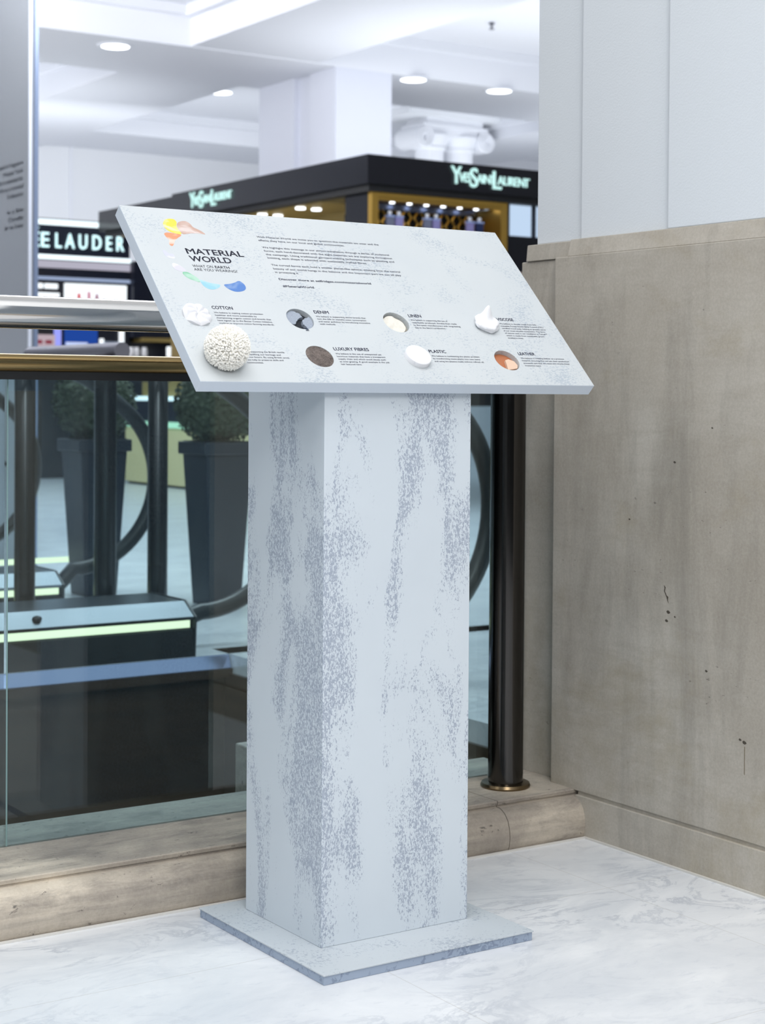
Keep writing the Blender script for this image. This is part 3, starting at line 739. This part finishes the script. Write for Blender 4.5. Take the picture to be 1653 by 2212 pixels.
def disc_mesh(x, y, z, r, fn=None, n=24, seg=64):
    """rounded disc grid whose height follows fn(px,py)"""
    q = MB(); bm = q.bm; c0 = bm.verts.new((x, y, z + (fn(0, 0) if fn else 0))); prev = None
    for i in range(1, n + 1):
        rr = r * i / n
        ring = []
        for k_ in range(seg):
            a = 2 * math.pi * k_ / seg; px, py = rr * math.cos(a), rr * math.sin(a)
            ring.append(bm.verts.new((x + px, y + py, z + (fn(px, py) if fn else 0))))
        for k_ in range(seg):
            if prev is None: bm.faces.new((c0, ring[k_], ring[(k_ + 1) % seg]))
            else: bm.faces.new((prev[k_], ring[k_], ring[(k_ + 1) % seg], prev[(k_ + 1) % seg]))
        prev = ring
    low = [bm.verts.new((v.co.x, v.co.y, z - 0.004)) for v in prev]
    for k_ in range(seg): bm.faces.new((prev[k_], low[k_], low[(k_ + 1) % seg], prev[(k_ + 1) % seg]))
    return q
# cotton: creased white cloth
def crease(px, py):
    a = math.atan2(py - 0.004, px - 0.004); r = math.hypot(px - 0.004, py - 0.004)
    h = 0.0042 * abs(math.sin(a * 3.5 + 0.8 * math.sin(r * 150) + 0.6)) ** 0.8 * min(1, r / 0.010)
    h += 0.002 * noise.noise(Vector((px * 90, py * 60, 1)))
    e_ = math.hypot(px, py) / RD
    return 0.0035 + h - 0.0035 * max(0, (e_ - 0.75) / 0.25) ** 2
disc_mesh(CXs[0], R1, 0.0, RD, crease, 30, 96).build('cotton_sample', mat('white_cotton', srgb(214, 215, 220), 0.8), board, smooth=True)
# denim
mt = mat('denim_blue', srgb(128, 140, 158), 0.85); t = NT(mt)
t.color(t.mix(t.noise(t.map((900, 900, 900)), 1, 2, 0.8), srgb(84, 96, 116), srgb(186, 194, 206)))
disc_mesh(CXs[1], R1, -0.0098, RD - 0.0002, None, 2).build('denim_backing', mat('black_denim', srgb(30, 34, 42), 0.8), board)
def torn(pts, name, mt_, z0, z1, jag=0.0012):
    out = []; rnd = random.Random(3)
    for i, p in enumerate(pts):
        a, b = Vector(p[:2]), Vector(pts[(i + 1) % len(pts)][:2]); nseg = 6 if (len(p) > 2) else 1
        for k_ in range(nseg):
            v = a.lerp(b, k_ / nseg)
            if k_ or len(p) > 2: v += Vector((rnd.uniform(-jag, jag), rnd.uniform(-jag, jag)))
            out.append((v.x, v.y))
    q = MB().prism(out, 'z', z0, z1); return q.build(name, mt_, board)
def arc(cx, cy, r, a0, a1, n=12):
    return [(cx + r * math.cos(math.radians(a0 + (a1 - a0) * i / n)), cy + r * math.sin(math.radians(a0 + (a1 - a0) * i / n))) for i in range(n + 1)]
rr = RD - 0.0005
c_ = (CXs[1], R1)
torn([(*p,) for p in arc(*c_, rr, 100, 205)][:-1] + [(c_[0] - 0.0235, c_[1] - 0.0105, 1), (c_[0] - 0.012, c_[1] - 0.009, 1), (c_[0] - 0.002, c_[1] + 0.004, 1), (c_[0] + 0.010, c_[1] + 0.009, 1), (c_[0] + 0.0085, c_[1] + 0.017, 1)], 'denim_patch', mt, -0.0096, -0.004)
torn([(*p,) for p in arc(*c_, rr, -75, 20)][:-1] + [(c_[0] + 0.024, c_[1] + 0.010, 1), (c_[0] + 0.006, c_[1] + 0.001, 1), (c_[0] + 0.003, c_[1] - 0.010, 1), (c_[0] + 0.0075, c_[1] - 0.018, 1)], 'denim_patch', mt, -0.0096, -0.003)
q = MB()
for i in range(9):
    a = random.uniform(-0.5, 0.5)
    q.tube([(c_[0] + 0.001 + i * 0.0006, c_[1] - 0.021, -0.003), (c_[0] + 0.001 + i * 0.0006 + a * 0.003, c_[1] - 0.0275, 0.0012), (c_[0] + 0.001 + i * 0.0006 + a * 0.006, c_[1] - 0.0315, 0.0006)], 0.0003, 5)
q.build('frayed_thread', mat('navy_thread', srgb(40, 52, 76), 0.8), board)
# linen
mt = mat('linen_cloth', srgb(214, 211, 203), 0.85); t = NT(mt)
wv = t.noise(t.map((900, 120, 300)), 1, 2); t.color(t.mix(wv, srgb(200, 196, 186), srgb(226, 223, 216))); t.bump(wv, 0.4, 0.0006)
disc_mesh(CXs[2], R1, -0.0098, RD - 0.0002, None, 2).build('linen_backing', mat('grey_linen', srgb(150, 146, 136), 0.8), board)
o = disc_mesh(CXs[2] - 0.0025, R1 - 0.0012, -0.006, RD - 0.0036, lambda a, b: 0.0022 * math.sin(a * 120 + b * 90) * 0.6 + 0.0025 * noise.noise(Vector((a * 80, b * 80, 3))), 20).build('linen_sample', mt, board, smooth=True)
# luxury fibre felt
mt = mat('brown_felt', srgb(84, 76, 74), 0.95); t = NT(mt)
f1 = t.noise(t.map((220, 900, 400), rot=(0, 0, 0.7)), 1, 4, 0.8, 2.0); f2 = t.noise(t.map((60, 60, 60)), 1, 5, 0.8)
t.color(t.mix(t.ramp(t.math('MULTIPLY', f1, t.math('ADD', f2, 0.5)), 0.35, 0.68), srgb(48, 42, 42), srgb(146, 134, 128))); t.bump(f1, 0.8, 0.001)
disc_mesh(CXs[1], R2_, -0.0004, RD - 0.0004, lambda a, b: 0.0006 * noise.noise(Vector((a * 400, b * 400, 0))), 26).build('felt_sample', mt, board, smooth=True)
q = MB(); rnd = random.Random(5)
for i in range(110):
    a = rnd.uniform(0, 6.28); r0 = rnd.uniform(0.2, 1) * RD * 0.95; d = rnd.uniform(0, 6.28)
    p = Vector((CXs[1] + r0 * math.cos(a), R2_ + r0 * math.sin(a), 0.0002)); v = Vector((math.cos(d), math.sin(d), 0)) * rnd.uniform(0.002, 0.006)
    q.tube([p, p + v * 0.5 + Vector((0, 0, 0.0015)), p + v + Vector((0, 0, 0.0006))], 0.0001, 4)
tag(q.build('felt_hairs', mt, board), kind='stuff')
# plastic puck
mt = mat('white_bioplastic', srgb(246, 247, 250), 0.45); t = NT(mt)
t.color(t.mix(t.math('MULTIPLY', t.ramp(t.noise(t.map((160, 160, 160)), 1, 3), 0.6, 0.75), 0.35), srgb(222, 223, 227), srgb(190, 191, 200)))
MB().lathe([(RD - 0.0012, -0.001), (RD - 0.0012, 0.0088), (RD - 0.002, 0.0099), (RD - 0.004, 0.0104), (0.001, 0.0105)], CXs[2], R2_, 64).build('plastic_sample', mt, board, smooth=True)
# leather
disc_mesh(CXs[3], R2_, -0.0098, RD - 0.0002, None, 2).build('leather_sample', mat('tan_leather', srgb(172, 106, 70), 0.55), board)
mt = mat('pale_suede', srgb(214, 184, 162), 0.8)
c_ = (CXs[3], R2_)
torn([(c_[0] - 0.006, c_[1] - 0.021), (c_[0] - 0.0015, c_[1] - 0.006), (c_[0] + 0.001, c_[1] + 0.005), (c_[0] + 0.010, c_[1] + 0.008), (c_[0] + 0.021, c_[1] + 0.003), (c_[0] + 0.024, c_[1] - 0.008), (c_[0] + 0.019, c_[1] - 0.0165), (c_[0] + 0.008, c_[1] - 0.019)], 'leather_flap', mt, -0.0095, -0.0045, 0.0)
torn([(c_[0] - 0.004, c_[1] - 0.0225), (c_[0] + 0.008, c_[1] - 0.021), (c_[0] + 0.0195, c_[1] - 0.017), (c_[0] + 0.014, c_[1] - 0.0222), (c_[0] + 0.005, c_[1] - 0.0262)], 'leather_flap', mat('ochre_leather', srgb(186, 124, 72), 0.6), -0.0096, -0.007, 0.0)
# viscose: soft white tuft with a raised wisp
q = MB(); bm = q.bm
bmesh.ops.create_icosphere(bm, subdivisions=5, radius=1)
for v in bm.verts:
    n = v.co.copy(); d = 1 + 0.16 * noise.noise(n * 1.6 + Vector((3, 1, 2))) + 0.05 * noise.noise(n * 3.6) + 0.015 * noise.noise(n * 12)
    p = n * d
    pk = max(0, n.dot(Vector((-0.1, 0.35, 0.93)).normalized())) ** 14
    v.co = Vector((CXs[3] - 0.0002 + p.x * 0.0262, R1 + p.y * 0.0235 - 0.0005 + pk * 0.010, 0.006 + p.z * 0.0125 + pk * 0.020))
q.build('viscose_sample', mat('white_viscose', srgb(226, 227, 231), 0.9), board, smooth=True)
# wool pompom
q = MB(); bm = q.bm; rnd = random.Random(11); pc = Vector((0.0600, 0.0540, 0.027))
bmesh.ops.create_icosphere(bm, subdivisions=3, radius=0.033, matrix=Matrix.Translation(pc))
N_ = 2600
for i in range(N_):
    z = 1 - 2 * (i + 0.5) / N_; a = i * 2.39996 + rnd.uniform(-0.1, 0.1); r = math.sqrt(1 - z * z)
    n = Vector((r * math.cos(a), r * math.sin(a), z)); n = (n + Vector((rnd.uniform(-1, 1), rnd.uniform(-1, 1), rnd.uniform(-1, 1))) * 0.16).normalized()
    if pc.z + n.z * 0.04 < 0.0005: continue
    le = rnd.uniform(0.0365, 0.0405); w_ = rnd.uniform(0.0013, 0.0018)
    side = n.orthogonal().normalized() * rnd.uniform(-0.003, 0.003)
    side = Matrix.Rotation(rnd.uniform(0, 6.28), 3, n) @ side
    q.tube([pc + n * 0.030, pc + n * (le * 0.85) + side * 0.5, pc + n * (le - 0.001) + side, pc + n * le + side], [w_, w_ * 1.1, w_ * 1.05, w_ * 0.6], 7)
q.build('wool_pompom', mat('cream_wool', srgb(244, 242, 236), 0.95), board, smooth=True)

# logo petals
PET = {'yellow': [(0.0734, 0.4101), (0.08, 0.4198), (0.0909, 0.423), (0.0999, 0.4226), (0.1027, 0.4156), (0.1007, 0.4091), (0.0977, 0.4034), (0.0985, 0.3927), (0.1026, 0.3791), (0.0879, 0.3811), (0.0767, 0.3863), (0.0719, 0.3948), (0.0708, 0.4027)],
 'brown': [(0.1007, 0.4091), (0.1065, 0.4151), (0.1156, 0.4187), (0.1249, 0.4186), (0.1301, 0.411), (0.1311, 0.4029), (0.1397, 0.3974), (0.1469, 0.3917), (0.1524, 0.3832), (0.1406, 0.3854), (0.1247, 0.3852), (0.1118, 0.3823), (0.1028, 0.3797), (0.0999, 0.3893), (0.0985, 0.3999)],
 'orange': [(0.0635, 0.3798), (0.0731, 0.3833), (0.0879, 0.3811), (0.102, 0.3787), (0.089, 0.3696), (0.0801, 0.3609), (0.0709, 0.3446), (0.0653, 0.3465), (0.0653, 0.3543), (0.0697, 0.3618), (0.066, 0.3685)],
 'lilac': [(0.0455, 0.3335), (0.0521, 0.3306), (0.0542, 0.3221), (0.064, 0.3245), (0.0639, 0.3103), (0.0554, 0.3109), (0.0472, 0.3129), (0.0443, 0.3247)],
 'pale lilac': [(0.053, 0.3004), (0.0639, 0.2952), (0.0702, 0.2879), (0.0753, 0.2771), (0.0635, 0.2763), (0.0524, 0.2807), (0.0496, 0.289)],
 'green': [(0.0639, 0.2755), (0.075, 0.2762), (0.0826, 0.2691), (0.0909, 0.2602), (0.0917, 0.2484), (0.0795, 0.2536), (0.069, 0.2597), (0.0643, 0.2679)],
 'sky blue': [(0.0916, 0.2586), (0.1022, 0.2525), (0.1148, 0.2481), (0.131, 0.2466), (0.1251, 0.2377), (0.1124, 0.2315), (0.1011, 0.2321), (0.0944, 0.2384), (0.0917, 0.2484)],
 'denim blue': [(0.1362, 0.2473), (0.1474, 0.2485), (0.1608, 0.2527), (0.1719, 0.2595), (0.1784, 0.2538), (0.1807, 0.2445), (0.1777, 0.2357), (0.1678, 0.23), (0.1538, 0.2279), (0.143, 0.2337), (0.1374, 0.241)]}
PC = {'yellow': (srgb(248, 226, 84), srgb(247, 240, 190)), 'brown': (srgb(206, 172, 158), srgb(232, 216, 212)), 'orange': (srgb(240, 160, 120), srgb(246, 220, 208)), 'lilac': (srgb(214, 216, 236), srgb(236, 236, 244)),
      'pale lilac': (srgb(222, 220, 236), srgb(238, 236, 244)), 'green': (srgb(132, 202, 164), srgb(186, 224, 206)), 'sky blue': (srgb(158, 212, 232), srgb(190, 226, 238)), 'denim blue': (srgb(88, 134, 206), srgb(126, 160, 214))}
DK = lambda c: tuple(v * 0.76 for v in c[:3]) + (1,)
def smooth_poly(p, it=2):
    for _ in range(it):
        n = []
        for i in range(len(p)):
            a, b = p[i], p[(i + 1) % len(p)]
            n += [(a[0] * .75 + b[0] * .25, a[1] * .75 + b[1] * .25), (a[0] * .25 + b[0] * .75, a[1] * .25 + b[1] * .75)]
        p = n
    return p
for k_, pts in PET.items():
    mt = mat(k_.replace(' ', '_') + '_print', PC[k_][0], 0.6); t = NT(mt)
    t.color(t.mix(t.ramp(t.noise(t.map((28, 46, 30), loc=(3, 1, 0), rot=(0, 0, 0.6)), 1, 2, 0.5, 0.8), 0.45, 0.62), DK(PC[k_][0]), DK(PC[k_][1])))
    o = MB().prism(smooth_poly(pts), 'z', 0.00005, 0.00016).build('logo_petal', mt, board); o['label'] = k_ + ' petal of the printed logo'

# printed words
text_mesh('title_text', [('MATERIAL', 0.0925, 0.3265, 0.1176, 0.0150, 0.028), ('WORLD', 0.0925, 0.3062, 0.0848, 0.0150, 0.03)], M['ink_dark'], board, P3)
text_mesh('subtitle_text', [('WHAT ON', 0.0912, 0.2905, 0.0412, 0.0066, 0.004), ('EARTH', 0.1364, 0.2905, 0.0296, 0.0066, 0.03), ('ARE YOU WEARING?', 0.0908, 0.2811, 0.0882, 0.0066, 0.004)], M['ink_dark'], board, P3)
C1, B_ = 0.0048, 0.008
def para(ls, h=0.0050, bold=0.008):
    text_mesh('paragraph_text', [(t_, a, b, w_, h, bold) for t_, a, b, w_ in ls], M['ink'], board, P3)
para([('With Material World we invite you to question the materials we wear and the', 0.2592, 0.3846, 0.2742), ('effects they have on our local and global communities.', 0.2592, 0.3749, 0.1905)])
para([('We highlight this message in our atrium installation through a series of sculptural', 0.2592, 0.3549, 0.285), ('forms, each hand-decorated with the eight materials we are exploring throughout', 0.2592, 0.3450, 0.2878), ('the campaign. Using traditional garment making techniques such as pleating and', 0.2592, 0.3351, 0.2878), ('knitting, each shape is adorned with sustainably crafted fibres.', 0.2592, 0.3256, 0.22)])
para([('The curved forms each hold a smaller planet-like sphere, evoking how the natural', 0.2592, 0.3058, 0.288), ('beauty of our world hangs in the balance and the important part we can all play', 0.2592, 0.2955, 0.2856), ('in protecting it.', 0.2592, 0.2858, 0.0508)])
para([('Discover more at selfridges.com/materialworld', 0.2594, 0.2665, 0.2022)], 0.0054, 0.03)
para([('#MaterialWorld', 0.2600, 0.2475, 0.0665)], 0.0054, 0.03)
T0 = 0.0884; TX = [T0, 0.2968, 0.5057, 0.7143]
for t_, a, b, w_ in (('COTTON', 0.0890, 0.1806, 0.0418), ('DENIM', 0.2975, 0.1789, 0.0317), ('LUXURY FIBRES', 0.2975, 0.0826, 0.0752), ('LINEN', 0.5055, 0.1785, 0.0297), ('PLASTIC', 0.5055, 0.0821, 0.0388), ('VISCOSE', 0.7148, 0.1779, 0.0415), ('LEATHER', 0.7149, 0.0814, 0.0412)):
    text_mesh('heading_text', [(t_, a, b, w_, 0.0078, 0.035)], M['ink'], board, P3)
def body(x, y, ls, sp=0.0067):
    text_mesh('body_text', [(t_, x + dx, y - i * sp, w_, 0.0037, 0.012) for i, (t_, w_, dx) in enumerate((l + (0,))[:3] for l in ls)], M['ink'], board, P3)
body(TX[0], 0.1697, [('We believe in making cotton production', 0.0984), ('healthier and more sustainable by', 0.0832), ('championing organic cotton and brands that', 0.1097), ('have signed up to the Better Cotton Initiative,', 0.1099), ('working to improve cotton farming standards.', 0.1110)])
body(0.0, 0.0722, [('supporting the British textile', 0.0674, 0.1232), ('uplifting our heritage and', 0.062, 0.1187), ('our future. By using British wool,', 0.0804, 0.1155), ('we help to preserve skills and', 0.071, 0.1098), ('communities.', 0.032, 0.1066)])
body(TX[1], 0.1691, [('We believe in supporting denim brands that', 0.1076), ('turn the tide on wasteful water consumption', 0.1058), ('and water pollution by introducing innovative', 0.1116), ('wash methods.', 0.0342)])
body(TX[1] - 0.0004, 0.0721, [('We believe in the use of unexpected yet', 0.098), ('luxurious materials that have a transparent', 0.1038), ('supply chain and which avoid issues such', 0.1014), ('as over-grazing. A good example is the yak', 0.1066), ('hair featured here.', 0.0438)])
body(TX[2], 0.1687, [('We believe in supporting the use of', 0.0853), ('responsibly produced, durable linen made', 0.1034), ('by European manufacturers with long-lasting', 0.1084), ("ties to the fabric's production.", 0.071)], 0.007)
body(TX[2], 0.0718, [('We believe in combatting the plastic problem', 0.1104), ('by transforming waste plastic into new items', 0.1084), ('and using bio-plastics made without refined oil.', 0.1142)], 0.007)
body(TX[3], 0.1674, [('We believe in viscose made from fully', 0.0926), ('traceable Forest Stewardship Council (FSC)', 0.1064), ('certified wood pulp, helping to protect some', 0.1085), ('of our most valuable ecosystems. The form', 0.1032), ('of viscose used in our installation is Tencel\u2122', 0.1054), ('which is made from sustainably grown', 0.0945), ('eucalyptus trees.', 0.0385)])
body(TX[3], 0.0712, [('We believe in treating leather as a precious', 0.1074), ('material, ensuring that we use clean production', 0.1164), ('processes and that we reuse and recycle these', 0.1134), ('investment items.', 0.0394)], 0.0068)
